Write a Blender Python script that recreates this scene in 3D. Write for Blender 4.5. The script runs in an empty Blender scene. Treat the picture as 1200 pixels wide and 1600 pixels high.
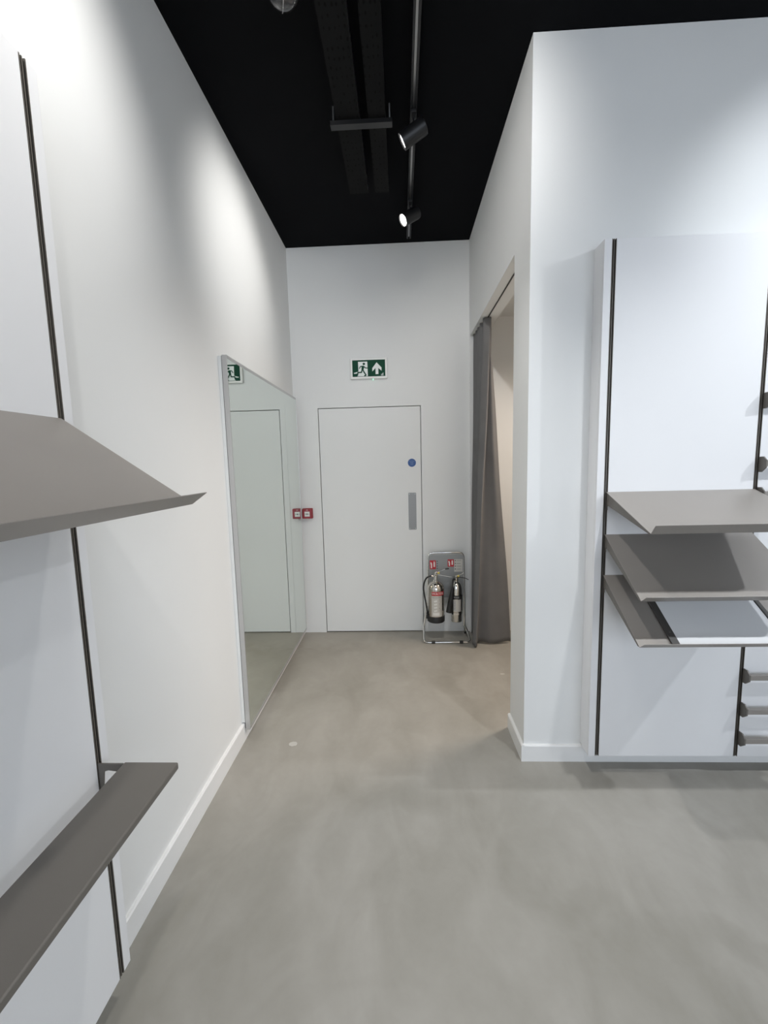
import bpy, bmesh, math, random
from mathutils import Vector, Matrix
random.seed(4)
C = bpy.context.scene.collection
PI = math.pi

# ------------------------------------------------------------------ camera
CAM_Z = 1.5966
F_PX = 661.955
pit, yaw, rol = 0.11401, -0.04087, -0.02483
fv = Vector((math.sin(yaw)*math.cos(pit), math.cos(yaw)*math.cos(pit), -math.sin(pit)))
rv = fv.cross(Vector((0, 0, 1))).normalized()
uv = rv.cross(fv)
r2 = rv*math.cos(rol) + uv*math.sin(rol)
u2 = -rv*math.sin(rol) + uv*math.cos(rol)
cam = bpy.data.objects.new('camera', bpy.data.cameras.new('camera'))
C.objects.link(cam)
m = Matrix((r2, u2, -fv)).transposed().to_4x4()
m.translation = Vector((0, 0, CAM_Z))
cam.matrix_world = m
cam.data.sensor_fit = 'VERTICAL'
cam.data.sensor_height = 36
cam.data.sensor_width = 27
cam.data.lens = F_PX/1600*36
cam.data.clip_start = .02
bpy.context.scene.camera = cam

# ------------------------------------------------------------------ world, exposure
sc = bpy.context.scene
sc.view_settings.view_transform = 'Standard'
sc.view_settings.look = 'None'
sc.view_settings.exposure = 0.0
sc.view_settings.gamma = 1
sc.view_settings.use_curve_mapping = False
w = bpy.data.worlds.new('world'); sc.world = w; w.use_nodes = True
w.node_tree.nodes['Background'].inputs[0].default_value = (.80, .88, 1, 1)
w.node_tree.nodes['Background'].inputs[1].default_value = 2.15

def area(name, loc, target, size, size_y, power, col):
    l = bpy.data.lights.new(name, 'AREA'); l.shape = 'RECTANGLE'
    l.size = size; l.size_y = size_y; l.energy = power; l.color = col
    o = bpy.data.objects.new(name, l); C.objects.link(o); o.location = loc
    o.rotation_euler = (Vector(target)-Vector(loc)).to_track_quat('-Z', 'Y').to_euler()
    return o
# daylight through the shop front behind the camera
area('shopfront_daylight', (1.9, -3.9, 1.75), (1.6, 2, 1.9), 4.6, 3.2, 28, (.80, .90, 1))
# warm ceiling lamp in the changing room
fl = area('fitting_room_light', (1.75, 3.0, 2.75), (.3, 2.7, 0), .5, .5, 21, (1, .84, .70))
fl.data.spread = math.radians(120)

# ------------------------------------------------------------------ materials
def mat(name, col, rough=.5, metal=0, spec=.5, bump=0, bscale=80, var=0, vscale=3, emit=None, estr=0, coat=0):
    m = bpy.data.materials.new(name); m.use_nodes = True
    nt = m.node_tree; b = nt.nodes['Principled BSDF']
    b.inputs['Base Color'].default_value = (*col, 1)
    b.inputs['Roughness'].default_value = rough
    b.inputs['Metallic'].default_value = metal
    b.inputs['Specular IOR Level'].default_value = spec
    b.inputs['Coat Weight'].default_value = coat
    tc = nt.nodes.new('ShaderNodeTexCoord')
    if var:
        n = nt.nodes.new('ShaderNodeTexNoise'); n.inputs['Scale'].default_value = vscale
        n.inputs['Detail'].default_value = 4
        nt.links.new(tc.outputs['Object'], n.inputs['Vector'])
        r = nt.nodes.new('ShaderNodeMapRange')
        r.inputs[1].default_value = .3; r.inputs[2].default_value = .7
        r.inputs[3].default_value = 1-var; r.inputs[4].default_value = 1+var
        nt.links.new(n.outputs['Fac'], r.inputs[0])
        v = nt.nodes.new('ShaderNodeVectorMath'); v.operation = 'SCALE'
        v.inputs[0].default_value = col
        nt.links.new(r.outputs[0], v.inputs['Scale'])
        nt.links.new(v.outputs[0], b.inputs['Base Color'])
    if bump:
        n = nt.nodes.new('ShaderNodeTexNoise'); n.inputs['Scale'].default_value = bscale
        n.inputs['Detail'].default_value = 3
        nt.links.new(tc.outputs['Object'], n.inputs['Vector'])
        bp = nt.nodes.new('ShaderNodeBump'); bp.inputs['Strength'].default_value = bump
        bp.inputs['Distance'].default_value = .002
        nt.links.new(n.outputs['Fac'], bp.inputs['Height'])
        nt.links.new(bp.outputs[0], b.inputs['Normal'])
    if emit:
        b.inputs['Emission Color'].default_value = (*emit, 1)
        b.inputs['Emission Strength'].default_value = estr
    return m

M = {}
M['wall'] = mat('wall_paint', (.78, .785, .775), .75, spec=.3, bump=.08, bscale=120, var=.012, vscale=1.5)
M['ceil'] = mat('black_paint', (.0032, .0034, .0044), .85, spec=.10, var=.15, vscale=1)
M['skirt'] = mat('white_gloss_trim', (.80, .80, .79), .4, spec=.4)
M['panel'] = mat('white_laminate', (.80, .80, .805), .42, spec=.35, var=.008, vscale=2)
M['taupe'] = mat('taupe_powder_coat', (.305, .282, .258), .38, metal=.20, spec=.5, bump=.15, bscale=900, var=.02, vscale=6)
M['taupe_dark'] = mat('taupe_powder_coat_dark', (.15, .138, .122), .45, metal=.15, bump=.15, bscale=900)
M['rail'] = mat('bronze_rail', (.16, .145, .125), .38, metal=.5)
M['slot'] = mat('black_slot', (.010, .010, .010), .5)
M['curtain'] = mat('grey_curtain', (.165, .163, .163), .9, spec=.2, bump=.35, bscale=700, var=.05, vscale=7)
M['mirror'] = mat('mirror_silver', (.80, .85, .81), .012, metal=1)
M['alu'] = mat('satin_aluminium', (.56, .56, .56), .35, metal=.75)
M['chrome'] = mat('chrome', (.82, .82, .80), .07, metal=1)
M['steel'] = mat('polished_steel', (.66, .62, .57), .17, metal=1)
M['black'] = mat('black_rubber', (.013, .013, .013), .5)
M['blackmetal'] = mat('black_metal', (.010, .010, .011), .42, bump=.1, bscale=600)
M['greypanel'] = mat('grey_panel', (.30, .31, .31), .45, metal=.3)
M['green'] = mat('exit_green', (.003, .055, .028), .6, spec=.2)
M['signwhite'] = mat('sign_white', (.80, .84, .82), .45)
M['casing'] = mat('casing_white', (.82, .82, .80), .4)
M['red'] = mat('fire_red', (.27, .009, .018), .35)
M['redlabel'] = mat('label_red', (.48, .018, .030), .45)
M['white'] = mat('white_plastic', (.78, .77, .74), .4)
M['blue'] = mat('sign_blue', (.016, .075, .26), .4)
M['plate'] = mat('brushed_steel_plate', (.27, .27, .265), .45, metal=.6)
M['yellow'] = mat('yellow_seal', (.80, .62, .12), .5)
M['label'] = mat('label_silver', (.58, .56, .52), .45, metal=.2)
M['sheet'] = mat('white_acrylic', (.78, .79, .80), .22)
M['insert_rail'] = mat('insert_rail', (.06, .057, .054), .4)
M['bluetext'] = mat('sign_blue_text', (.22, .32, .52), .4)
M['lens'] = mat('lamp_lens', (1, 1, 1), .3, emit=(1, .97, .92), estr=14)
M['led'] = mat('green_led', (.3, 1, .6), .3, emit=(.45, 1, .75), estr=1.4)
M['dome'] = mat('smoked_dome', (.035, .035, .037), .08, coat=.5)
M['patch'] = mat('pale_filler', (.50, .49, .46), .5)
M['gapdark'] = mat('door_gap', (.12, .12, .11), .8)

def perf_mat():
    m = mat('perforated_black_steel', (.0058, .0060, .0062), .8, spec=.12)
    nt = m.node_tree; b = nt.nodes['Principled BSDF']
    tc = nt.nodes.new('ShaderNodeTexCoord')
    mp = nt.nodes.new('ShaderNodeMapping'); mp.inputs['Scale'].default_value = (45, 22, 1)
    vo = nt.nodes.new('ShaderNodeTexVoronoi'); vo.inputs['Scale'].default_value = 1; vo.inputs['Randomness'].default_value = .25
    r = nt.nodes.new('ShaderNodeMapRange'); r.inputs[1].default_value = .16; r.inputs[2].default_value = .24
    r.inputs[3].default_value = .15; r.inputs[4].default_value = 1
    v = nt.nodes.new('ShaderNodeVectorMath'); v.operation = 'SCALE'; v.inputs[0].default_value = (.0058, .0060, .0062)
    nt.links.new(tc.outputs['Object'], mp.inputs[0]); nt.links.new(mp.outputs[0], vo.inputs['Vector'])
    nt.links.new(vo.outputs['Distance'], r.inputs[0]); nt.links.new(r.outputs[0], v.inputs['Scale'])
    nt.links.new(v.outputs[0], b.inputs['Base Color'])
    return m
M['perf'] = perf_mat()

def floor_mat():
    m = bpy.data.materials.new('trowelled_resin_floor'); m.use_nodes = True
    nt = m.node_tree; b = nt.nodes['Principled BSDF']
    tc = nt.nodes.new('ShaderNodeTexCoord')
    def noise(s, d, dist, sc3=(1, 1, 1)):
        mp = nt.nodes.new('ShaderNodeMapping'); mp.inputs['Scale'].default_value = sc3
        n = nt.nodes.new('ShaderNodeTexNoise'); n.inputs['Scale'].default_value = s
        n.inputs['Detail'].default_value = d; n.inputs['Distortion'].default_value = dist
        nt.links.new(tc.outputs['Object'], mp.inputs[0]); nt.links.new(mp.outputs[0], n.inputs['Vector'])
        return n.outputs['Fac']
    a = noise(1.3, 3, .8); c = noise(4.5, 5, 1.4, (1, .55, 1)); e = noise(28, 4, .4)
    vo = nt.nodes.new('ShaderNodeTexVoronoi'); vo.inputs['Scale'].default_value = 2.2
    vo.feature = 'SMOOTH_F1'; vo.inputs['Smoothness'].default_value = .25
    mpv = nt.nodes.new('ShaderNodeVectorMath'); mpv.operation = 'MULTIPLY_ADD'
    nz = nt.nodes.new('ShaderNodeTexNoise'); nz.inputs['Scale'].default_value = 2.5; nz.inputs['Detail'].default_value = 3
    nt.links.new(tc.outputs['Object'], nz.inputs['Vector'])
    nt.links.new(nz.outputs['Color'], mpv.inputs[0]); mpv.inputs[1].default_value = (.9, .9, 0)
    nt.links.new(tc.outputs['Object'], mpv.inputs[2]); nt.links.new(mpv.outputs[0], vo.inputs['Vector'])
    sx = nt.nodes.new('ShaderNodeSeparateColor'); nt.links.new(vo.outputs['Color'], sx.inputs[0])
    def mul_add(x, k, y):
        n = nt.nodes.new('ShaderNodeMath'); n.operation = 'MULTIPLY_ADD'
        nt.links.new(x, n.inputs[0]); n.inputs[1].default_value = k
        if isinstance(y, float): n.inputs[2].default_value = y
        else: nt.links.new(y, n.inputs[2])
        return n.outputs[0]
    s = mul_add(a, .50, -.02)
    s = mul_add(c, .36, s); s = mul_add(e, .08, s); s = mul_add(sx.outputs[0], .10, s)
    cr = nt.nodes.new('ShaderNodeValToRGB'); el = cr.color_ramp.elements
    el[0].position = .33; el[0].color = (.262, .249, .216, 1)
    el[1].position = .70; el[1].color = (.382, .365, .333, 1)
    nt.links.new(s, cr.inputs[0]); nt.links.new(cr.outputs[0], b.inputs['Base Color'])
    rr = nt.nodes.new('ShaderNodeMapRange'); rr.inputs[3].default_value = .36; rr.inputs[4].default_value = .52
    nt.links.new(c, rr.inputs[0]); nt.links.new(rr.outputs[0], b.inputs['Roughness'])
    b.inputs['Specular IOR Level'].default_value = .4
    bp = nt.nodes.new('ShaderNodeBump'); bp.inputs['Strength'].default_value = .05; bp.inputs['Distance'].default_value = .004
    nt.links.new(c, bp.inputs['Height']); nt.links.new(bp.outputs[0], b.inputs['Normal'])
    return m
M['floor'] = floor_mat()

# ------------------------------------------------------------------ helpers
def new_obj(name, bm, m, parent=None, smooth=False, bevel=0, seg=2):
    me = bpy.data.meshes.new(name)
    bmesh.ops.recalc_face_normals(bm, faces=bm.faces)
    bm.to_mesh(me); bm.free()
    me.materials.append(M[m] if isinstance(m, str) else m)
    if smooth:
        for p in me.polygons: p.use_smooth = True
    o = bpy.data.objects.new(name, me); C.objects.link(o)
    if parent: o.parent = parent
    if bevel:
        md = o.modifiers.new('bevel', 'BEVEL'); md.width = bevel; md.segments = seg; md.limit_method = 'ANGLE'
        for p in me.polygons: p.use_smooth = True
        me.set_sharp_from_angle(angle=math.radians(50))
    elif smooth:
        me.set_sharp_from_angle(angle=math.radians(40))
    return o
def box(bm, x0, x1, y0, y1, z0, z1):
    vs = [bm.verts.new((x, y, z)) for z in (z0, z1) for (x, y) in ((x0, y0), (x1, y0), (x1, y1), (x0, y1))]
    for f in ((0, 3, 2, 1), (4, 5, 6, 7), (0, 1, 5, 4), (1, 2, 6, 5), (2, 3, 7, 6), (3, 0, 4, 7)):
        bm.faces.new([vs[i] for i in f])
def boxes(*bs):
    bm = bmesh.new()
    for b in bs: box(bm, *b)
    return bm
def prism(pts, a0, a1, axis, bm=None):
    """closed 2-D outline extruded along an axis; pts are the two other coordinates in xyz order"""
    bm = bm or bmesh.new()
    def P(p, a):
        return {0: (a, p[0], p[1]), 1: (p[0], a, p[1]), 2: (p[0], p[1], a)}[axis]
    A = [bm.verts.new(P(p, a0)) for p in pts]; B = [bm.verts.new(P(p, a1)) for p in pts]
    n = len(pts)
    bm.faces.new(A); bm.faces.new(B[::-1])
    for i in range(n): bm.faces.new((A[i], B[i], B[(i+1) % n], A[(i+1) % n]))
    return bm
def lathe(prof, seg=32, c=(0, 0, 0), bm=None, cap=True):
    bm = bm or bmesh.new(); rings = []
    for r, z in prof:
        rings.append([bm.verts.new((c[0]+r*math.cos(2*PI*i/seg), c[1]+r*math.sin(2*PI*i/seg), c[2]+z)) for i in range(seg)])
    for a, b in zip(rings, rings[1:]):
        for i in range(seg): bm.faces.new((a[i], a[(i+1) % seg], b[(i+1) % seg], b[i]))
    if cap:
        bm.faces.new(rings[0][::-1]); bm.faces.new(rings[-1])
    return bm
def catmull(pts, n=6, closed=False):
    pts = [Vector(p) for p in pts]; out = []; N = len(pts)
    rng = range(N if closed else N-1)
    for i in rng:
        p1 = pts[i]; p2 = pts[(i+1) % N]
        p0 = pts[(i-1) % N] if (closed or i > 0) else p1*2-p2
        p3 = pts[(i+2) % N] if (closed or i < N-2) else p2*2-p1
        for k in range(n):
            t = k/n
            out.append(.5*((2*p1)+(-p0+p2)*t+(2*p0-5*p1+4*p2-p3)*t*t+(-p0+3*p1-3*p2+p3)*t**3))
    if not closed: out.append(pts[-1])
    return out
def fillet(pts, r, n=6, closed=False):
    pts = [Vector(p) for p in pts]; out = []; N = len(pts)
    for i in range(N):
        if not closed and i in (0, N-1): out.append(pts[i]); continue
        a, b, c = pts[i-1], pts[i], pts[(i+1) % N]
        rr = min(r, (a-b).length*.49, (c-b).length*.49)
        p = b+(a-b).normalized()*rr; q = b+(c-b).normalized()*rr
        for k in range(n+1):
            t = k/n; out.append(p*(1-t)**2+b*2*t*(1-t)+q*t*t)
    return out
def tube(path, r, seg=10, bm=None, closed=False):
    bm = bm or bmesh.new(); path = [Vector(p) for p in path]; rings = []; N = len(path)
    up = None
    for i, p in enumerate(path):
        if closed: t = (path[(i+1) % N]-path[i-1]).normalized()
        else: t = (path[min(i+1, N-1)]-path[max(i-1, 0)]).normalized()
        if up is None:
            up = t.orthogonal().normalized()
        up = (up-t*up.dot(t)).normalized(); s = t.cross(up)
        rad = r[i] if isinstance(r, (list, tuple)) else r
        rings.append([bm.verts.new(p+(up*math.cos(2*PI*k/seg)+s*math.sin(2*PI*k/seg))*rad) for k in range(seg)])
    pairs = list(zip(rings, rings[1:]))
    for a, b in pairs:
        for k in range(seg): bm.faces.new((a[k], a[(k+1) % seg], b[(k+1) % seg], b[k]))
    if closed:
        a, b = rings[-1], rings[0]
        best = min(range(seg), key=lambda s: (a[0].co-b[s].co).length)
        for k in range(seg): bm.faces.new((a[k], a[(k+1) % seg], b[(k+1+best) % seg], b[(k+best) % seg]))
    else:
        bm.faces.new(rings[0][::-1]); bm.faces.new(rings[-1])
    return bm
def thing(name, label, cat, loc=(0, 0, 0), group=None):
    o = bpy.data.objects.new(name, None); C.objects.link(o); o.location = loc
    o.empty_display_size = .05
    o['label'] = label; o['category'] = cat
    if group: o['group'] = group
    return o
def tag(o, label, cat, group=None):
    o['label'] = label; o['category'] = cat
    if group: o['group'] = group
    return o
def struct(name, bm, m, parent=None, label=None, **k):
    o = new_obj(name, bm, m, parent, **k)
    if not parent: o['kind'] = 'structure'
    if label: o['label'] = label; o['category'] = 'wall' if 'wall' in name else name.split('_')[0]
    return o
def local(bm, o):            # world-built mesh into the frame of a thing standing at o
    bmesh.ops.translate(bm, vec=-Vector(o), verts=bm.verts); return bm
def text_mesh(s, size, m, parent, mapf, name='lettering', align='CENTER', ext=.0004):
    cu = bpy.data.curves.new('t', 'FONT'); cu.body = s; cu.size = size; cu.extrude = 0
    cu.align_x = align; cu.align_y = 'CENTER'; cu.resolution_u = 3
    t = bpy.data.objects.new('t', cu); C.objects.link(t)
    dg = bpy.context.evaluated_depsgraph_get(); dg.update()
    me = bpy.data.meshes.new_from_object(t.evaluated_get(dg))
    bpy.data.objects.remove(t)
    bm = bmesh.new(); bm.from_mesh(me)
    bmesh.ops.subdivide_edges(bm, edges=[e for e in bm.edges if e.calc_length() > size*.3], cuts=1)
    for v in bm.verts: v.co = Vector(mapf(v.co.x, v.co.y))
    bpy.data.meshes.remove(me)
    return new_obj(name, bm, m, parent)

# ------------------------------------------------------------------ measured room
XL, YB, ZC, XR, YF = -.957, 3.889, 3.478, .628, 2.133
T = .10                       # panel depth
D1, D2, DH = -.731, .188, 2.10
ZO = 2.68                     # opening head
YO = 2.412                    # opening near jamb
XE = 4.4                      # right end of the shop

struct('floor', boxes((XL-.2, XE+.1, -4.2, YB+.2, -.1, 0)), 'floor', label='pale grey-beige trowelled resin floor')
struct('ceiling', boxes((XL-.2, XE+.1, -4.2, YB+.2, ZC, ZC+.1)), 'ceil', label='matt black painted ceiling')
struct('wall_left', boxes((XL-.15, XL, -4.0, YB+.15, 0, ZC)), 'wall', label='long white painted wall on the left')
struct('wall_back', boxes((XL, D1-.006, YB, YB+.15, 0, ZC), (D2+.006, 2.4, YB, YB+.15, 0, ZC),
       (D1-.006, D2+.006, YB, YB+.15, DH+.006, ZC), (D1-.006, D2+.006, YB+.06, YB+.15, 0, DH+.006)), 'wall', label='white wall at the end of the corridor')
struct('wall_right', boxes((XR, XR+.14, YF+.12, YO, 0, ZC), (XR, XR+.14, YO, YB, ZO, ZC),
       (XR, XR+.14, YB-.03, YB, 0, ZO)), 'wall', label='white corridor side wall with the curtained opening')
struct('wall_front', boxes((XR, XE, YF, YF+.12, 0, ZC)), 'wall', label='white wall behind the right shelving panels')
struct('wall_far', boxes((XE, XE+.1, -4.0, YF, 0, ZC)), 'wall', label='white side wall of the shop, right of the frame')
struct('wall_fitting', boxes((2.3, 2.4, YF+.12, YB, 0, ZC)), 'wall', label='inner wall of the changing room')
struct('ceiling_fitting', boxes((XR+.14, 2.3, YF+.12, YB, 2.84, 2.9)), 'wall', label='white ceiling of the changing room')

# skirting boards
def skirting(name, x0, x1, y0, y1, axis, side, h=.1, t=.015, label=None):
    if axis == 1:   # runs along y, sits on a wall at x0
        s = side; pr = [(x0, 0), (x0+s*t, 0), (x0+s*t, h-.006), (x0+s*(t-.005), h), (x0, h)]
        bm = prism(pr, y0, y1, 1)
    else:
        s = side; pr = [(y0, 0), (y0+s*t, 0), (y0+s*t, h-.006), (y0+s*(t-.005), h), (y0, h)]
        bm = prism(pr, x0, x1, 0)
    return struct(name, bm, 'skirt', label=label)
skirting('baseboard_left', XL, XL, -4, YB, 1, 1, .102, label='white skirting board along the left wall')
skirting('baseboard_right', XR, XR, YF-.015, YO+.0, 1, -1, .092, label='white skirting board on the short corridor wall')
skirting('baseboard_front', XR, XE, YF, YF, 0, -1, .092, label='white skirting board under the right shelving panels')
# curtain track in the opening head
trk = new_obj('curtain_track', boxes((.684, .692, YO, YB-.03, ZO-.004, ZO)), 'slot')
tag(trk, 'thin dark curtain track set in the opening head', 'track')

# ------------------------------------------------------------------ door
door = bpy.data.objects.new('door_1', None); C.objects.link(door); door.location = ((D1+D2)/2, YB, 0)
door['kind'] = 'structure'; door['label'] = 'flush white door at the corridor end'; door['category'] = 'door'
DL = door.location
def dpart(name, bm, m, **k): return new_obj(name, local(bm, DL), m, door, **k)
dpart('leaf', boxes((D1, D2-.001, YB+.002, YB+.045, .008, DH)), 'wall', bevel=.0015)
dpart('frame', boxes((D1-.057, D1-.007, YB-.003, YB, 0, DH+.05), (D2+.007, D2+.057, YB-.003, YB, 0, DH+.05),
      (D1-.007, D2+.007, YB-.003, YB, DH+.007, DH+.05)), 'wall')
def rrect(cx, cz, w, h, r, n=5):
    out = []
    for sx, sz, a in ((1, 1, 0), (-1, 1, 90), (-1, -1, 180), (1, -1, 270)):
        for k in range(n+1):
            t = math.radians(a+90*k/n)
            out.append((cx+sx*(w/2-r)+r*math.cos(t), cz+sz*(h/2-r)+r*math.sin(t)))
    return out
pp = dpart('push_plate', prism(rrect(.104, 1.1525, .072, .343, .008), YB-.0005, YB+.002, 1), 'plate')
for sx in (-.027, .027):
    for sz in (-.160, .160):
        s = lathe([(.004, 0), (.004, .001), (.002, .0018)], 10)
        bmesh.ops.rotate(s, cent=(0, 0, 0), matrix=Matrix.Rotation(PI/2, 3, 'X'), verts=s.verts)
        bmesh.ops.translate(s, vec=Vector((.104+sx, YB-.0006, 1.1525+sz))-DL, verts=s.verts)
        new_obj('screw', s, 'alu', pp)

# blue fire door disc
fd = thing('fire_door_sign', 'round blue fire door keep shut sign on the white door above the push plate', 'sign', (.106, YB+.0015, 1.597))
s = lathe([(.037, 0), (.037, .0016)], 40); bmesh.ops.rotate(s, cent=(0, 0, 0), matrix=Matrix.Rotation(PI/2, 3, 'X'), verts=s.verts)
new_obj('disc', s, 'blue', fd)
for i, t in enumerate(('Fire door', 'keep', 'shut')):
    text_mesh(t, .0135, 'bluetext', fd, lambda x, y, i=i: (x, -.0020, y+.014-.014*i))

# ------------------------------------------------------------------ exit sign
ex = thing('exit_sign', 'green and white running figure exit sign with up arrow above the door', 'sign', (-.261, YB, 2.436))
W_, H_ = .326, .178
ox, oz = W_/2, H_/2
new_obj('casing', prism(rrect(0, 0, W_, H_, .006), -.032, 0, 1), 'casing', ex, bevel=.003)
pl_w, pl_h = .290, .142
new_obj('legend_panel', boxes((-pl_w/2, pl_w/2, -.0335, -.0322, -pl_h/2, pl_h/2)), 'green', ex)
def flat(name, pts, m, y, parent=ex, th=.0006):
    return new_obj(name, prism(pts, y-th, y, 1), m, parent)
# picture coordinates of the legend: x 0..815, y 0..400 (measured) -> metres
def L(x, y): return (-pl_w/2+x/815*pl_w, pl_h/2-y/405*pl_h)
flat('doorway', [L(145, 40), L(375, 40), L(382, 395), L(150, 395), L(150, 300), L(30, 300), L(28, 308), L(150, 262)][:4], 'signwhite', -.0336)
flat('floor_strip', [L(28, 312), L(150, 280), L(150, 395), L(118, 395), L(128, 322), L(48, 330)], 'signwhite', -.0336)
def limb(bm, pts, r, y=-.0342, d=.0006):
    P = [Vector(L(*p)) for p in pts]
    k = pl_w/815
    for i, (a, b) in enumerate(zip(P, P[1:])):
        y = y-.00013*(i+1)
        t = (b-a).normalized(); n = Vector((-t.y, t.x))*r*k
        prism([tuple(a-n-t*r*k*.5), tuple(b-n+t*r*k*.5), tuple(b+n+t*r*k*.5), tuple(a+n-t*r*k*.5)], y-d, y, 1, bm)
mn = bmesh.new()
hx, hz = L(288, 95)
prism([(hx+.0105*math.cos(a*PI/10), hz+.0105*math.sin(a*PI/10)) for a in range(20)], -.0348, -.0342, 1, mn)
prism([L(230, 140), L(285, 138), L(300, 170), L(270, 250), L(225, 250)], -.0348, -.0342, 1, mn)
limb(mn, [(240, 150), (200, 158), (175, 205)], 11)
limb(mn, [(285, 155), (325, 195), (378, 200)], 11, -.0350)
limb(mn, [(240, 240), (225, 300), (135, 305), (122, 375)], 15, -.0355)
limb(mn, [(262, 240), (290, 300), (335, 370), (300, 388)], 15, -.0362)
new_obj('running_figure', mn, 'green', ex)
flat('arrow', [L(605, 65), L(725, 195), L(725, 275), L(645, 205), L(645, 352), L(575, 352), L(575, 205), L(495, 285), L(495, 205)], 'signwhite', -.0336)
new_obj('indicator_light', lathe([(.003, -.012), (.0045, -.008), (.0045, 0)], 12, (.035, -.018, -H_/2+.0)), 'led', ex)
for k in range(3):
    new_obj('seal_mark', boxes((.108+.008*k, .112+.008*k, -.0341, -.0336, -.066, -.054+.006*k)), 'signwhite', ex)

# ------------------------------------------------------------------ mirror
MY1, MY2, MZ1, MZ2 = 2.292, 3.80, .066, 2.190
mr = thing('wall_mirror', 'tall rectangular mirror in a slim silver frame on the left wall', 'mirror', (XL+.017, (MY1+MY2)/2, MZ1))
o_ = mr.location
def mp(name, bm, m, **k): return new_obj(name, local(bm, o_), m, mr, **k)
xa, xb, fw, fz = XL+.021, XL+.047, .007, .017
mp('frame', boxes((xa, xb, MY1, MY1+fw, MZ1, MZ2), (xa, xb, MY2-fw, MY2, MZ1, MZ2),
    (xa, xb, MY1+fw, MY2-fw, MZ1, MZ1+fz), (xa, xb, MY1+fw, MY2-fw, MZ2-fz, MZ2)), 'alu')
mp('glass', boxes((xa, xb-.0012, MY1+fw, MY2-fw, MZ1+fz, MZ2-fz)), 'mirror')
mp('shadow_gap', boxes((xa-.0035, xa, MY1+.004, MY2-.004, MZ1+.004, MZ2-.004)), 'slot')  # black strip standing in for the shade in the gap behind the frame
mp('backing_board', boxes((XL+.0005, xa-.0035, MY1+.001, MY2-.001, .108, MZ2-.004)), 'casing')

# ------------------------------------------------------------------ fire alarm call point
cp = thing('fire_alarm_call_point', 'small red break-glass fire alarm call point left of the white door', 'alarm', (-.866, YB, 1.154))
new_obj('back_box', prism(rrect(0, 0, .094, .094, .006), -.030, 0, 1), 'red', cp, bevel=.002)
new_obj('front_cover', prism(rrect(0, 0, .090, .090, .005), -.046, -.0302, 1), 'red', cp, bevel=.002)
fp = new_obj('glass_panel', prism(rrect(0, -.003, .048, .046, .003), -.0475, -.0461, 1), 'white', cp)
db = bmesh.new()
for x, r in ((0, .006), (-.015, .0035), (.015, .0035)):
    prism([(x+r*math.cos(a*PI/8), -.003+r*math.sin(a*PI/8)) for a in range(16)], -.0481, -.0476, 1, db)
new_obj('press_marks', db, 'slot', fp)
text_mesh('FIRE', .011, 'white', cp, lambda x, y: (x, -.0463, y+.034))
new_obj('key_tab', boxes((-.007, .007, -.045, -.028, -.057, -.0465)), 'white', cp)

# ------------------------------------------------------------------ panel units
def rail_local(z0, z1, wd=.019):
    """upright profile: face towards -y, centred on x=0, depth .016"""
    fins = boxes((-wd/2, -wd/2+.0028, -.0005, .016, z0, z1), (wd/2-.0028, wd/2, -.0005, .016, z0, z1),
                 (-.0018, .0018, .001, .016, z0, z1))
    slot = boxes((-wd/2+.0028, -.0018, .009, .016, z0, z1), (.0018, wd/2-.0028, .009, .016, z0, z1))
    return fins, slot
def panel_unit(name, label, origin, rot, bays, z0, z1, strip, end_strip):
    """local x along the wall, y into the wall, front face at y=0; first rail at x=0"""
    t = thing(name, label, 'wall panel', origin); t.rotation_euler = (0, 0, rot)
    x0 = -strip; x1 = bays*.68+end_strip
    new_obj('carcass', boxes((x0, x1, .0165, T-.0005, max(z0, .105), z1)), 'panel', t)
    new_obj('plinth_rail', boxes((x0, x1, .0165, T-.020, z0, .105)), 'panel', t)
    edges = [x0]+sum([[k*.68-.0097, k*.68+.0097] for k in range(bays+1)], [])+[x1]
    for a, b in zip(edges[::2], edges[1::2]):
        new_obj('face_panel', boxes((a, b, 0, .016, z0, z1)), 'panel', t, bevel=.0008)
    for k in range(bays+1):
        f, s = rail_local(z0, z1)
        for q in (f, s): bmesh.ops.translate(q, vec=(k*.68, 0, 0), verts=q.verts)
        r = new_obj('upright_rail', f, 'rail', t)
        new_obj('slot_lining', s, 'slot', r)
    return t
RX = .9655
RU = panel_unit('shelving_wall_panel', 'white shelving panel with dark slotted uprights on the right wall', (RX, YF-T, 0), 0, 3, .097, 2.558, .0425, .0425)
# left unit: local +x = world +y reversed so that the face looks to +x
LY = 1.0635
LU = panel_unit('shelving_wall_panel', 'white shelving panel with dark slotted uprights on the left wall', (XL+T, LY, 0), 0, 3, .103, 2.556, .0395, .0395)
LU.rotation_euler = (0, 0, -PI/2)
# after this turn local +x runs towards -y (to the camera and past it), local +y runs into... the left wall
LU.rotation_euler = (0, 0, PI/2)
LU.location = (XL+T, LY-3*.68, 0)

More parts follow.
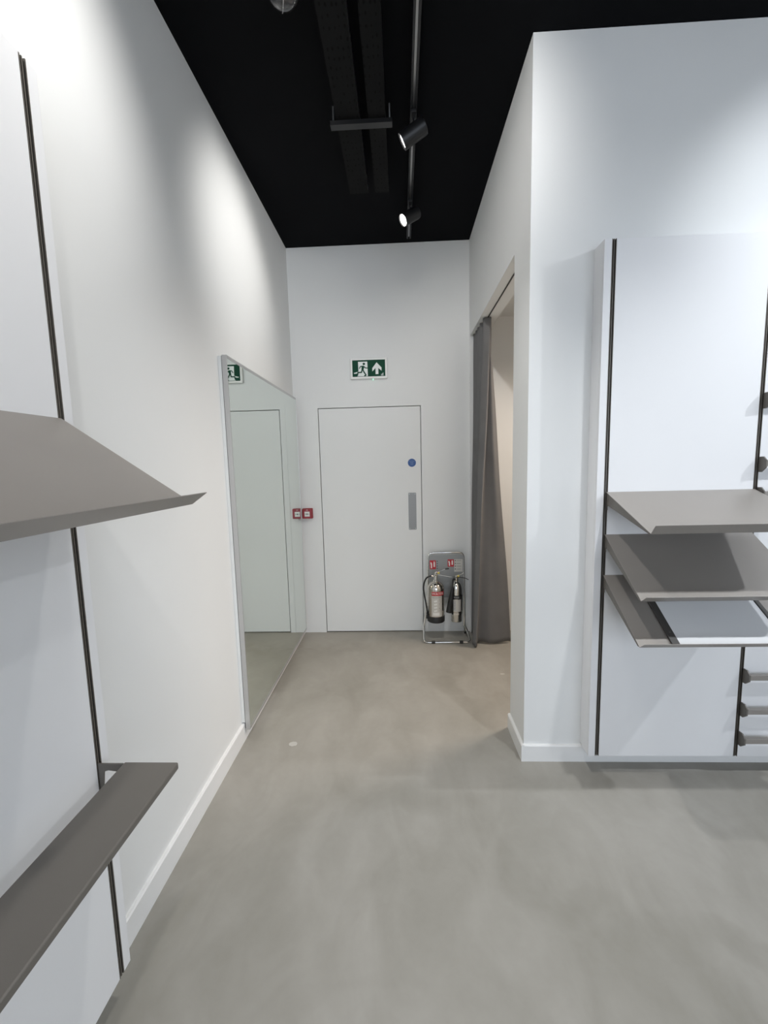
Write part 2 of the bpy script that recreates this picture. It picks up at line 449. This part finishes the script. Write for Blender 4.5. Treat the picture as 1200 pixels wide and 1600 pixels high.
# ------------------------------------------------------------------ trays
def tray(label, group, origin, rot, ang, L_=.394, width=.68):
    """local x along the wall from rail centre to rail centre, -y out of the wall; hinge line at origin"""
    t = thing('display_tray', label, 'shelf', origin, group); t.rotation_euler = (0, 0, rot)
    ca, sa = math.cos(ang), math.sin(ang)
    def p(a, n): return (-(a*ca)-n*sa*1.0*(1), -(a*sa)+n*ca)   # along slope a, normal n  -> (y,z)
    th = .0022
    la = math.radians(72)
    def lp(s, n): # lip
        d = Vector((math.cos(la), math.sin(la))); nn = Vector((-math.sin(la), math.cos(la)))
        q = Vector((L_, 0))+d*s+nn*n
        return p(q.x, q.y)
    bw = .012
    new_obj('shelf_plate', prism([p(.001, 0), p(.001, -th), p(L_, -th), p(L_, 0)], .0015, width-.0015, 0), 'taupe', t)
    new_obj('front_lip', prism([p(L_, 0), p(L_, -th), lp(.047, -th), lp(.047, 0)], .0015, width-.0015, 0), 'taupe', t, bevel=.0006)
    y0, z0 = p(.0, -.003); y1, z1 = p(L_-.004, -.003)
    for x in (.0035, width-.0065):
        new_obj('side_bracket', prism([(-.0012, z0), (y1, z1), (y1+.012, z1-.003), (-.016, z0-.060), (-.010, z0-.066), (-.010, z0-.082), (-.0012, z0-.082)], x, x+.003, 0), 'taupe_dark', t)
    return t, p
TG = 'sloping display trays'
t1, _ = tray('top sloping taupe tray on the right shelving, brightly lit', 'trays of the right shelving', (RX, YF-T, 1.437), 0, math.atan2(.137, .369))
t2, _ = tray('middle sloping taupe tray on the right shelving, shaded by the tray above', 'trays of the right shelving', (RX, YF-T, 1.235), 0, math.atan2(.220, .326))
t3, p3 = tray('lowest sloping taupe tray on the right shelving, holding a white sheet', 'trays of the right shelving', (RX, YF-T, 1.037), 0, math.atan2(.216, .328))
# left tray: unit turned by 90 degrees, local +x = world +y
t4, _ = tray('large sloping taupe tray on the left shelving, front lip towards the room', None, (XL+T, LY-.68, 1.731), PI/2, math.atan2(.226, .327))

# white sheet lying in the lowest tray
si = thing('display_insert', 'white sheet with dark side rails lying in the lowest right tray', 'insert', (RX, YF-T, 1.037))
def slope_box(x0, x1, a0, a1, n0, n1): return prism([p3(a0, n0), p3(a1, n0), p3(a1, n1), p3(a0, n1)], x0, x1, 0)
new_obj('sheet', slope_box(.166, .592, .030, .386, .001, .006), 'sheet', si, bevel=.001)
for a, b in ((.134, .165), (.593, .612)):
    r = new_obj('side_rail', slope_box(a, b, .030, .386, .001, .010), 'insert_rail', si, bevel=.0015)
    q = (a+b)/2
    y_, z_ = p3(.33, .0102)
    s = lathe([(.0035, 0), (.0035, .001)], 10, (q, y_, z_))
    new_obj('screw', s, 'chrome', r)

# ------------------------------------------------------------------ hanging bars of the second right bay
HB = [(1.842, 'topmost hanging bar in the second right bay', 0), (1.555, 'second hanging bar from the top in the second right bay', 0), (1.415, 'hanging bar level with the top right tray', 0),
      (.530, 'upper of the three low hanging bars beneath the right trays', 0), (.356, 'middle of the three low hanging bars beneath the right trays', 0), (.203, 'lowest hanging bar, just above the floor on the right', 0)]
for z, lab, _k in HB:
    h = thing('hanging_bar', lab+', taupe metal with bracket plates', 'rail', (RX+.68, YF-T, z), 'hanging bars of the right shelving')
    new_obj('bar', boxes((.012, .668, -.040, -.022, -.013, .012)), 'taupe', h, bevel=.0006)
    for x in (.006, .668):
        new_obj('bracket_plate', prism([(-.0012, .030), (-.024, .031), (-.042, .014), (-.042, -.018), (-.018, -.040), (-.0012, -.040)], x, x+.006, 0), 'taupe_dark', h)

# ------------------------------------------------------------------ low narrow shelf on the left
ls = thing('narrow_shelf', 'narrow dark taupe shelf board low on the left shelving', 'shelf', (XL+T, LY-.68, .789)); ls.rotation_euler = (0, 0, PI/2)
new_obj('board', boxes((-.0005, .6815, -.226, -.073, -.020, 0)), 'taupe_dark', ls, bevel=.004, seg=3)
for x in (.003, .673):
    new_obj('bracket', prism([(-.0012, 0-.001), (-.0725, -.001), (-.0725, -.0215), (-.200, -.0215), (-.200, -.028), (-.0725, -.026), (-.030, -.0205), (-.018, -.024), (-.016, -.032), (-.008, -.105), (-.0012, -.110)], x, x+.005, 0), 'taupe_dark', ls, bevel=.0006)

# ------------------------------------------------------------------ curtain
def curtain():
    top = [(.722, 3.440), (.712, 3.430), (.704, 3.450), (.698, 3.470), (.709, 3.375), (.682, 3.370), (.652, 3.395)]
    bot = [(.938, 3.605), (.850, 3.585), (.760, 3.580), (.660, 3.600), (.622, 3.512), (.612, 3.520), (.604, 3.590)]
    n = 9
    for k in range(n):
        f = (k+1)/n
        yt = 3.41+f*.43; top.append((.700 if k % 2 == 0 else .648, yt))
        bot.append((.700 if k % 2 == 0 else .628, 3.60+f*.235))
    Z0, Z1 = .012, 2.672
    rows = 60; bm = bmesh.new(); grid = []
    for r in range(rows+1):
        z = Z1+(Z0-Z1)*r/rows; s = r/rows
        s1 = max(0, (s-.10)/.90)**.92
        pts = []
        for i, (a, b) in enumerate(zip(top, bot)):
            q = s1 if i < 4 else s
            x = a[0]+(b[0]-a[0])*q; y = a[1]+(b[1]-a[1])*q
            x += .006*math.sin(3.2*s*PI+i*1.3)*(s*(1.1-s)*2.2)
            y += .005*math.sin(2.3*s*PI+i*2.1)*s
            pts.append((x, y, z))
        sp = catmull(pts, 6)
        for j, v in enumerate(sp):
            v.y += s*(.004*math.sin(j*.62+1.2*s)+.004*math.sin(j*.41+5*s))
            v.x += .003*math.sin(9*s+j*.5)*s
        if r >= rows-1:
            for j, v in enumerate(sp): v.z += .006*math.sin(j*.5)+.006
        grid.append([bm.verts.new(v) for v in sp])
    for a, b in zip(grid, grid[1:]):
        for i in range(len(a)-1): bm.faces.new((a[i], a[i+1], b[i+1], b[i]))
    return bm
CU = thing('curtain', 'dark grey full-length curtain gathered at the far side of the opening', 'curtain', (.69, 3.62, 0))
cf = new_obj('fabric', local(curtain(), CU.location), 'curtain', CU, smooth=True)
sd = cf.modifiers.new('thick', 'SOLIDIFY'); sd.thickness = .003; sd.offset = 0
for k in range(8):
    hb = tube(fillet([(.688, 3.42+k*.052, 2.655), (.688, 3.42+k*.052, 2.676)], .001), .0022, 6)
    new_obj('hook', local(hb, CU.location), 'alu', CU)

# ------------------------------------------------------------------ extinguisher stand
st = thing('extinguisher_stand', 'chrome tube floor stand carrying two fire extinguishers by the curtain', 'stand', (.39, 3.74, 0))
SO = st.location
def sp(name, bm, m, parent=st, **k): return new_obj(name, local(bm, SO), m, parent, **k)
R_ = .0085
loop = fillet([(.190, 3.785, .105), (.228, 3.800, .30), (.238, 3.815, .775), (.560, 3.815, .775), (.562, 3.800, .30), (.560, 3.785, .105)], .050, 7)
sp('upright_loop', tube(loop, R_, 12), 'chrome', smooth=True)
base = fillet([(.190, 3.785, .105), (.186, 3.74, .075), (.182, 3.612, .0105), (.590, 3.612, .0105), (.582, 3.74, .060), (.560, 3.785, .105)], .040, 7)
sp('base_loop', tube(base, R_, 12), 'chrome', smooth=True)
for x, xx in ((.190, .192), (.560, .574)):
    sp('rear_leg', tube([(x, 3.785, .105), (xx, 3.835, .012)], .0075, 10), 'chrome', smooth=True)
    sp('rubber_foot', tube([(xx-.0002, 3.832, .022), (xx, 3.838, .003)], .0105, 10), 'black', smooth=True)
    sp('joint_cap', lathe([(.004, -.012), (.011, -.008), (.011, .008), (.004, .012)], 12, (x, 3.785, .105)), 'chrome', smooth=True)
for x in (.262, .508):
    sp('rubber_sleeve', tube([(x-.016, 3.612, .012), (x+.016, 3.612, .012)], .0118, 12), 'black', smooth=True)
bp_ = sp('back_panel', prism(rrect(.3995, .56, .312, .40, .03), 3.797, 3.800, 1), 'greypanel')
def sticker(x, z, w_, h_):
    t = sp('instruction_sticker', boxes((x-w_/2, x+w_/2, 3.7960, 3.7969, z-h_/2, z+h_/2)), 'redlabel')
    def sub(name, *b):
        bm = boxes(*[(x+a*w_, x+c*w_, 3.7953, 3.7959, z+e*h_, z+g*h_) for a, c, e, g in b])
        return new_obj(name, local(bm, SO), 'white', t)
    sub('pictogram', (-.32, -.12, -.38, .12), (-.27, -.17, .12, .25), (-.38, -.27, .05, .30), (.12, .34, -.25, .28), (.16, .30, .28, .38))
    return t
sticker(.278, .668, .056, .082)
sticker(.441, .682, .056, .068)
wl = sp('text_sticker', boxes((.472, .548, 3.7962, 3.7968, .60, .716)), 'label')
bmk = bmesh.new(); bmw = bmesh.new()
for k in range(4):
    prism([(.482+.005*math.cos(a*PI/6), .704-.026*k+.005*math.sin(a*PI/6)) for a in range(12)], 3.7955, 3.7961, 1, bmk)
    box(bmk, .494, .535-.006*(k % 2), 3.7955, 3.7961, .702-.026*k, .7045-.026*k)
    prism([(.318+.0045*math.cos(a*PI/6), .70-.022*k+.0045*math.sin(a*PI/6)) for a in range(12)], 3.7955, 3.7969, 1, bmw)
new_obj('print_marks', local(bmk, SO), 'blackmetal', wl)
sp('print_marks', bmw, 'blackmetal')
for x in (.296, .480):
    sp('hanging_hook', tube(fillet([(x, 3.797, .50), (x, 3.775, .50), (x, 3.775, .525)], .008), .004, 8), 'chrome', smooth=True)

# ------------------------------------------------------------------ extinguishers
def on_cyl(cx, cy, r, a0):
    """map flat (x,y) onto the front of a cylinder, a0 = centre angle from -y towards +x"""
    def f(z):
        def g(x, y):
            a = a0+x/r
            return (cx+(r+.0014)*math.sin(a), cy-(r+.0014)*math.cos(a), z+y)
        return g
    return f
def band(r, z0, z1, a0, a1, n=16, c=(0, 0)):
    bm = bmesh.new(); g = []
    for i in range(n+1):
        a = a0+(a1-a0)*i/n
        g.append([bm.verts.new((c[0]+q*math.sin(a), c[1]-q*math.cos(a), z)) for q, z in ((r+.0004, z0), (r+.0010, z0), (r+.0010, z1), (r+.0004, z1))])
    for a, b in zip(g, g[1:]):
        for k in range(4): bm.faces.new((a[k], a[(k+1) % 4], b[(k+1) % 4], b[k]))
    bm.faces.new(g[0]); bm.faces.new(g[-1][::-1])
    return bm
WX, WY, WZ, WR = .294, 3.690, .180, .0735
we = thing('fire_extinguisher', 'polished steel water fire extinguisher with red WATER band and black hose', 'extinguisher', (WX, WY, WZ), 'fire extinguishers on the chrome stand')
prof = [(.030, .010), (WR-.006, .010), (WR, .020)] + [(WR, .30)]
for k in range(1, 9):
    a = k/8*PI/2*.92; prof.append((WR*math.cos(a) if k < 8 else .020, .300+.068*math.sin(a)))
new_obj('cylinder', lathe(prof, 40), 'steel', we, smooth=True)
new_obj('base_boot', lathe([(.050, 0), (WR-.002, 0), (WR+.004, .006), (WR+.004, .050), (WR+.001, .056), (.050, .056)], 40), 'black', we, smooth=True)
new_obj('neck_collar', lathe([(.023, .362), (.023, .376), (.016, .380), (.016, .400)], 20), 'chrome', we, smooth=True)
vb = new_obj('valve', lathe([(.013, .392), (.018, .396), (.018, .418), (.012, .424), (.012, .440), (.006, .444)], 18), 'chrome', we, smooth=True)
new_obj('pressure_gauge', lathe([(.011, -.027), (.012, -.024), (.012, -.018)], 16, (.0, 0, .408)), 'black', we)
def lever(pts, w_, th, name, m, parent):
    P = [Vector(p) for p in pts]; bm = bmesh.new(); rg = []
    for i, p in enumerate(P):
        t = (P[min(i+1, len(P)-1)]-P[max(i-1, 0)]).normalized(); n = Vector((-t.z, 0, t.x))
        rg.append([bm.verts.new(p+Vector((0, sy*w_/2, 0))+n*sz*th/2) for sy, sz in ((-1, -1), (1, -1), (1, 1), (-1, 1))])
    for a, b in zip(rg, rg[1:]):
        for k in range(4): bm.faces.new((a[k], a[(k+1) % 4], b[(k+1) % 4], b[k]))
    bm.faces.new(rg[0][::-1]); bm.faces.new(rg[-1])
    return new_obj(name, bm, m, parent, bevel=.001)
lever([(-.012, 0, .432), (.03, 0, .424), (.09, 0, .412), (.150, 0, .400)], .018, .004, 'carry_handle', 'chrome', we)
up_ = lever([(-.006, 0, .444), (.02, 0, .450), (.06, 0, .466), (.085, 0, .474)], .018, .004, 'squeeze_lever', 'chrome', we)
lever([(.085, 0, .4745), (.118, 0, .478)], .020, .007, 'grip', 'black', up_)
new_obj('safety_seal', lathe([(.002, -.010), (.010, -.006), (.010, .006), (.002, .010)], 12, (.026, -.006, .441)), 'yellow', we, smooth=True)
hose = catmull([(-.006, -.004, .408), (-.040, -.010, .416), (-.085, -.016, .395), (-.108, -.02, .330), (-.105, -.02, .26), (-.090, -.02, .17), (-.078, -.018, .09), (-.072, -.016, .050)], 8)
new_obj('hose', tube(hose, .0068, 10), 'black', we, smooth=True)
new_obj('hose_ferrule', tube([(-.018, -.006, .411), (-.040, -.010, .416)], .0088, 12), 'chrome', we, smooth=True)
new_obj('hose_clip', boxes((-.090, -.062, -.030, -.004, .030, .062)), 'black', we, bevel=.003)
new_obj('nozzle', tube([(-.0785, -.018, .092), (-.073, -.016, .058)], [.009, .0075], 10), 'black', we, smooth=True)
g = on_cyl(0, 0, WR, 0)
lb = new_obj('warning_band', band(WR, .252, .287, -.58, 1.05), 'redlabel', we)
text_mesh('WATER', .031, 'white', lb, on_cyl(0, 0, WR, .18)(.269))
lb2 = new_obj('instruction_label', band(WR, .062, .248, -.62, .72), 'label', we)
text_mesh('FIRE EXTINGUISHER', .0085, 'black', lb2, on_cyl(0, 0, WR, .0)(.235))
ic = bmesh.new()
for k in range(4):
    z = .118+.029*k
    for (cx_, r_) in ((-.012, .0075), (.001, .0075)):
        vs = []
        for a in range(12):
            vs.append(ic.verts.new(on_cyl(0, 0, WR, -.05)(z)(cx_+r_*math.cos(a*PI/6), r_*math.sin(a*PI/6)+cx_*.25)))
        ic.faces.new(vs)
new_obj('hazard_icons', ic, 'white', lb2)
tl = bmesh.new()
for k in range(9):
    z = .112+.013*k
    q = on_cyl(0, 0, WR, .42)(z)
    tl.faces.new([tl.verts.new(q(*p)) for p in ((-.012, 0), (.010-.004*(k % 3), 0), (.010-.004*(k % 3), .002), (-.012, .002))])
new_obj('small_print', tl, 'blackmetal', lb2)
new_obj('test_plate', band(WR, .074, .100, -.42, .35), 'white', we)

GX, GY, GZ, GR = .478, 3.712, .170, .0515
ce = thing('fire_extinguisher', 'slim chrome CO2 fire extinguisher with black band and black horn, nearest the curtain', 'extinguisher', (GX, GY, GZ), 'fire extinguishers on the chrome stand')
prof = [(.035, 0), (GR-.004, 0), (GR, .006), (GR, .300)]
for k in range(1, 9):
    a = k/8*PI/2*.9; prof.append((GR*math.cos(a) if k < 8 else .016, .300+.070*math.sin(a)))
new_obj('cylinder', lathe(prof, 36), 'chrome', ce, smooth=True)
new_obj('valve', lathe([(.016, .366), (.019, .372), (.019, .398), (.012, .404), (.012, .416)], 18), 'chrome', ce, smooth=True)
lever([(-.014, 0, .404), (.030, 0, .402), (.08, 0, .394), (.110, 0, .378)], .018, .004, 'carry_handle', 'black', ce)
lever([(-.010, 0, .414), (.02, 0, .420), (.052, 0, .434), (.066, 0, .446)], .018, .004, 'squeeze_lever', 'chrome', ce)
new_obj('safety_seal', lathe([(.002, -.009), (.009, -.005), (.009, .005), (.002, .009)], 12, (.020, -.006, .4145)), 'yellow', ce, smooth=True)
cb = new_obj('warning_band', band(GR, .214, .248, -.75, 1.45), 'black', ce)
text_mesh('CO2', .021, 'white', cb, on_cyl(0, 0, GR, -.08)(.231))
cl = new_obj('instruction_label', band(GR, .100, .210, -.65, .75), 'label', ce)
tb = bmesh.new()
for k in range(7):
    z = .112+.013*k
    q = on_cyl(0, 0, GR, -.3)(z)
    tb.faces.new([tb.verts.new(q(*p)) for p in ((-.014, 0), (.004-.003*(k % 2), 0), (.004-.003*(k % 2), .006), (-.014, .006))])
new_obj('small_print', tb, 'blue', cl)
new_obj('side_label', band(GR, .100, .212, .80, 1.5), 'black', ce)
new_obj('holding_strap', band(GR, .072, .086, -PI*.98, PI*.98, 40), 'chrome', ce)
hn = catmull([(-.010, -.012, .385), (-.024, -.022, .392), (-.036, -.050, .370), (-.038, -.060, .320)], 6)
new_obj('horn_arm', tube(hn, .008, 10), 'black', ce, smooth=True)
hr = lathe([(.011, .325), (.013, .318), (.020, .22), (.027, .100), (.027, .096), (.024, .096)], 20)
bmesh.ops.rotate(hr, cent=(0, 0, .325), matrix=Matrix.Rotation(math.radians(9), 3, 'Y'), verts=hr.verts)
bmesh.ops.translate(hr, vec=(-.037, -.052, 0), verts=hr.verts)
new_obj('discharge_horn', hr, 'black', ce, smooth=True)

# ------------------------------------------------------------------ ceiling services
def cable_tray(label, x0, x1, y0, y1):
    t = thing('cable_tray', label, 'cable tray', ((x0+x1)/2, (y0+y1)/2, 3.398), 'black cable trays under the ceiling')
    o = t.location
    new_obj('perforated_base', local(boxes((x0, x1, y0, y1, 3.398, 3.401)), o), 'perf', t)
    for x in (x0, x1-.002): new_obj('side_flange', local(boxes((x, x+.002, y0, y1, 3.401, 3.425)), o), 'blackmetal', t)
cable_tray('wider black perforated cable tray under the ceiling, left of the pair', -.300, -.176, -1.5, 3.06)
cable_tray('narrower black perforated cable tray beside the spotlight track', -.131, -.040, -1.5, 3.06)
for i, y in enumerate((2.46, .9)):
    b = thing('tray_support', ['black strut crossing under the two cable trays near the spotlight', 'black strut under the cable trays above the camera'][i], 'strut', (-.168, y, 3.375), 'struts under the cable trays')
    new_obj('channel', boxes((-.165, .162, -.02, .02, 0, .0215)), 'blackmetal', b)
    for x in (-.150, .148): new_obj('threaded_rod', tube([(x, 0, .022), (x, 0, ZC-3.375)], .004, 8), 'alu' if i == 0 else 'blackmetal', b)

def ceiling_track(label, x, y0, y1, group):
    t = thing('lighting_track', label, 'track', (x, (y0+y1)/2, ZC), group)
    o = t.location
    new_obj('track_body', local(boxes((x-.017, x-.006, y0, y1, ZC-.034, ZC-.001), (x+.006, x+.017, y0, y1, ZC-.034, ZC-.001), (x-.006, x+.006, y0, y1, ZC-.014, ZC-.001)), o), 'blackmetal', t, bevel=.001)
    new_obj('conductor_strip', local(boxes((x-.0055, x+.0055, y0, y1, ZC-.016, ZC-.0142)), o), 'alu', t)
    return t
ceiling_track('long black spotlight track on the ceiling above the corridor', .108, -2.5, 3.76, None)
tt = ceiling_track('black spotlight track on the ceiling over the right shop area', .9, -4.15, -1.6, None)
tt.rotation_euler = (0, 0, PI/2); tt.location = (2.9, .9, ZC)

def spotlight(label, x, y, target, power, cone=60, blend=.7, col=(1, .98, .955), tx=0, rad=.035):
    t = thing('track_spotlight', label, 'spotlight', (x, y, ZC-.034), 'black spotlights on the ceiling tracks')
    new_obj('track_adapter', boxes((-.014, .014, -.045, .045, -.016, -.0005)), 'blackmetal', t, bevel=.002)
    new_obj('stem', lathe([(.006, -.062), (.006, -.016)], 12), 'blackmetal', t)
    c = Vector((0, 0, -.088)); d = (Vector(target)-(t.location+c)).normalized()
    q = d.to_track_quat('Z', 'Y').to_matrix()
    def orient(bm):
        bmesh.ops.rotate(bm, cent=(0, 0, 0), matrix=q, verts=bm.verts); bmesh.ops.translate(bm, vec=c, verts=bm.verts); return bm
    head = new_obj('head', orient(lathe([(.030, -.070), (.041, -.066), (.043, -.055), (.043, .072), (.039, .072), (.036, .062), (.010, .058)], 32)), 'blackmetal', t, smooth=True)
    new_obj('lens', orient(lathe([(.0355, .0625), (.0355, .0645)], 28)), 'lens', head)
    l = bpy.data.lights.new('spot', 'SPOT'); l.energy = power; l.color = col; l.shadow_soft_size = rad
    l.spot_size = math.radians(cone); l.spot_blend = blend
    o = bpy.data.objects.new('spot_beam', l); C.objects.link(o); o.parent = t
    o.location = c+d*.078; o.rotation_euler = d.to_track_quat('-Z', 'Y').to_euler()
    return t
CW = (.90, .945, 1)
spotlight('near black track spotlight with lit white lens in front of the cable tray strut', .108, 2.50, (XL, 2.66, 2.80), 38, 75, 1)
spotlight('far black track spotlight with glowing lens near the back wall', .108, 3.27, (XL, 2.80, 2.60), 8, 75, 1)
spotlight('track spotlight above the camera aimed at the top of the left shelving', .108, 1.22, (XL, 1.0, 2.68), 66, 90, 1)
spotlight('added fill spotlight above the camera aimed down the corridor', .108, .92, (.0, 3.9, 2.6), 84, 84, 1)  # unseen fill lamp, added to lift the corridor end
spotlight('track spotlight behind the camera aimed at the left shelving', .108, -.5, (XL, .5, 1.0), 45, 85, .8)
spotlight('track spotlight over the right shop, highest beam on the shelving top', 1.95, .90, (1.9, YF, 2.65), 40, 62, 1, CW)
spotlight('track spotlight over the right shop, nearer of the two aimed at the trays', 2.90, .90, (1.5, YF, 1.4), 15, 85, .9, CW)
spotlight('track spotlight over the right shop, farther of the two aimed at the trays', 3.57, .90, (1.4, YF, 1.0), 155, 80, .9, CW)
spotlight('track spotlight over the right shop aimed across the floor', 2.45, .90, (.9, 1.3, 0), 20, 95, .9, CW)
spotlight('added flood spotlight above the camera pointing at the floor between the shelving walls', .108, 1.68, (-.22, 2.25, 0), 100, 88, 1)  # unseen down-flood, added to brighten the floor
spotlight('added flood spotlight behind the camera pointing straight down', .108, .0, (-.2, .6, 0), 35, 84, 1)  # made-up downlight, put in to lift the floor and left tray
spotlight('added flood spotlight over the right shop pointing down before the corner', 1.30, .90, (1.28, 1.0, 0), 122, 110, 1, (.95, .975, 1))  # unseen flood added to brighten the right floor and tray tops

# ceiling dome at the top edge of the frame
dc = thing('ceiling_dome', 'dark glossy dome fitting hanging from the ceiling at the top frame edge', 'camera', (-.412, 1.815, ZC))
new_obj('base_ring', lathe([(.040, 0), (.072, -.002), (.075, -.030), (.070, -.062), (.060, -.066)], 32), 'blackmetal', dc, smooth=True)
pr = [(.067*math.cos(a*PI/20), -.066-.070*math.sin(a*PI/20)) for a in range(0, 10)]+[(.002, -.136)]
new_obj('dome_cover', lathe(pr, 32), 'dome', dc, smooth=True)
new_obj('seam', tube([(.0675*math.cos(a)*.3-.0, -.0675*math.cos(a)*.954, -.066-.071*math.sin(a)) for a in [PI*k/16 for k in range(17)]], .0016, 6), 'alu', dc, smooth=True)

# ------------------------------------------------------------------ marks on the floor
def blot(name, label, x, y, rx, ry, n=18):
    pts = [(x+rx*math.cos(2*PI*k/n)*(1+random.uniform(-.08, .08)), y+ry*math.sin(2*PI*k/n)*(1+random.uniform(-.12, .12))) for k in range(n)]
    o = new_obj(name, prism(pts, 0.0002, .0012, 2), 'patch'); tag(o, label, 'mark')
blot('floor_patch', 'small pale round filler patch on the floor beside the mirror', -.650, 2.255, .024, .021)
blot('floor_chip', 'tiny pale chip mark on the floor by the curtained opening', .735, 3.06, .018, .008)
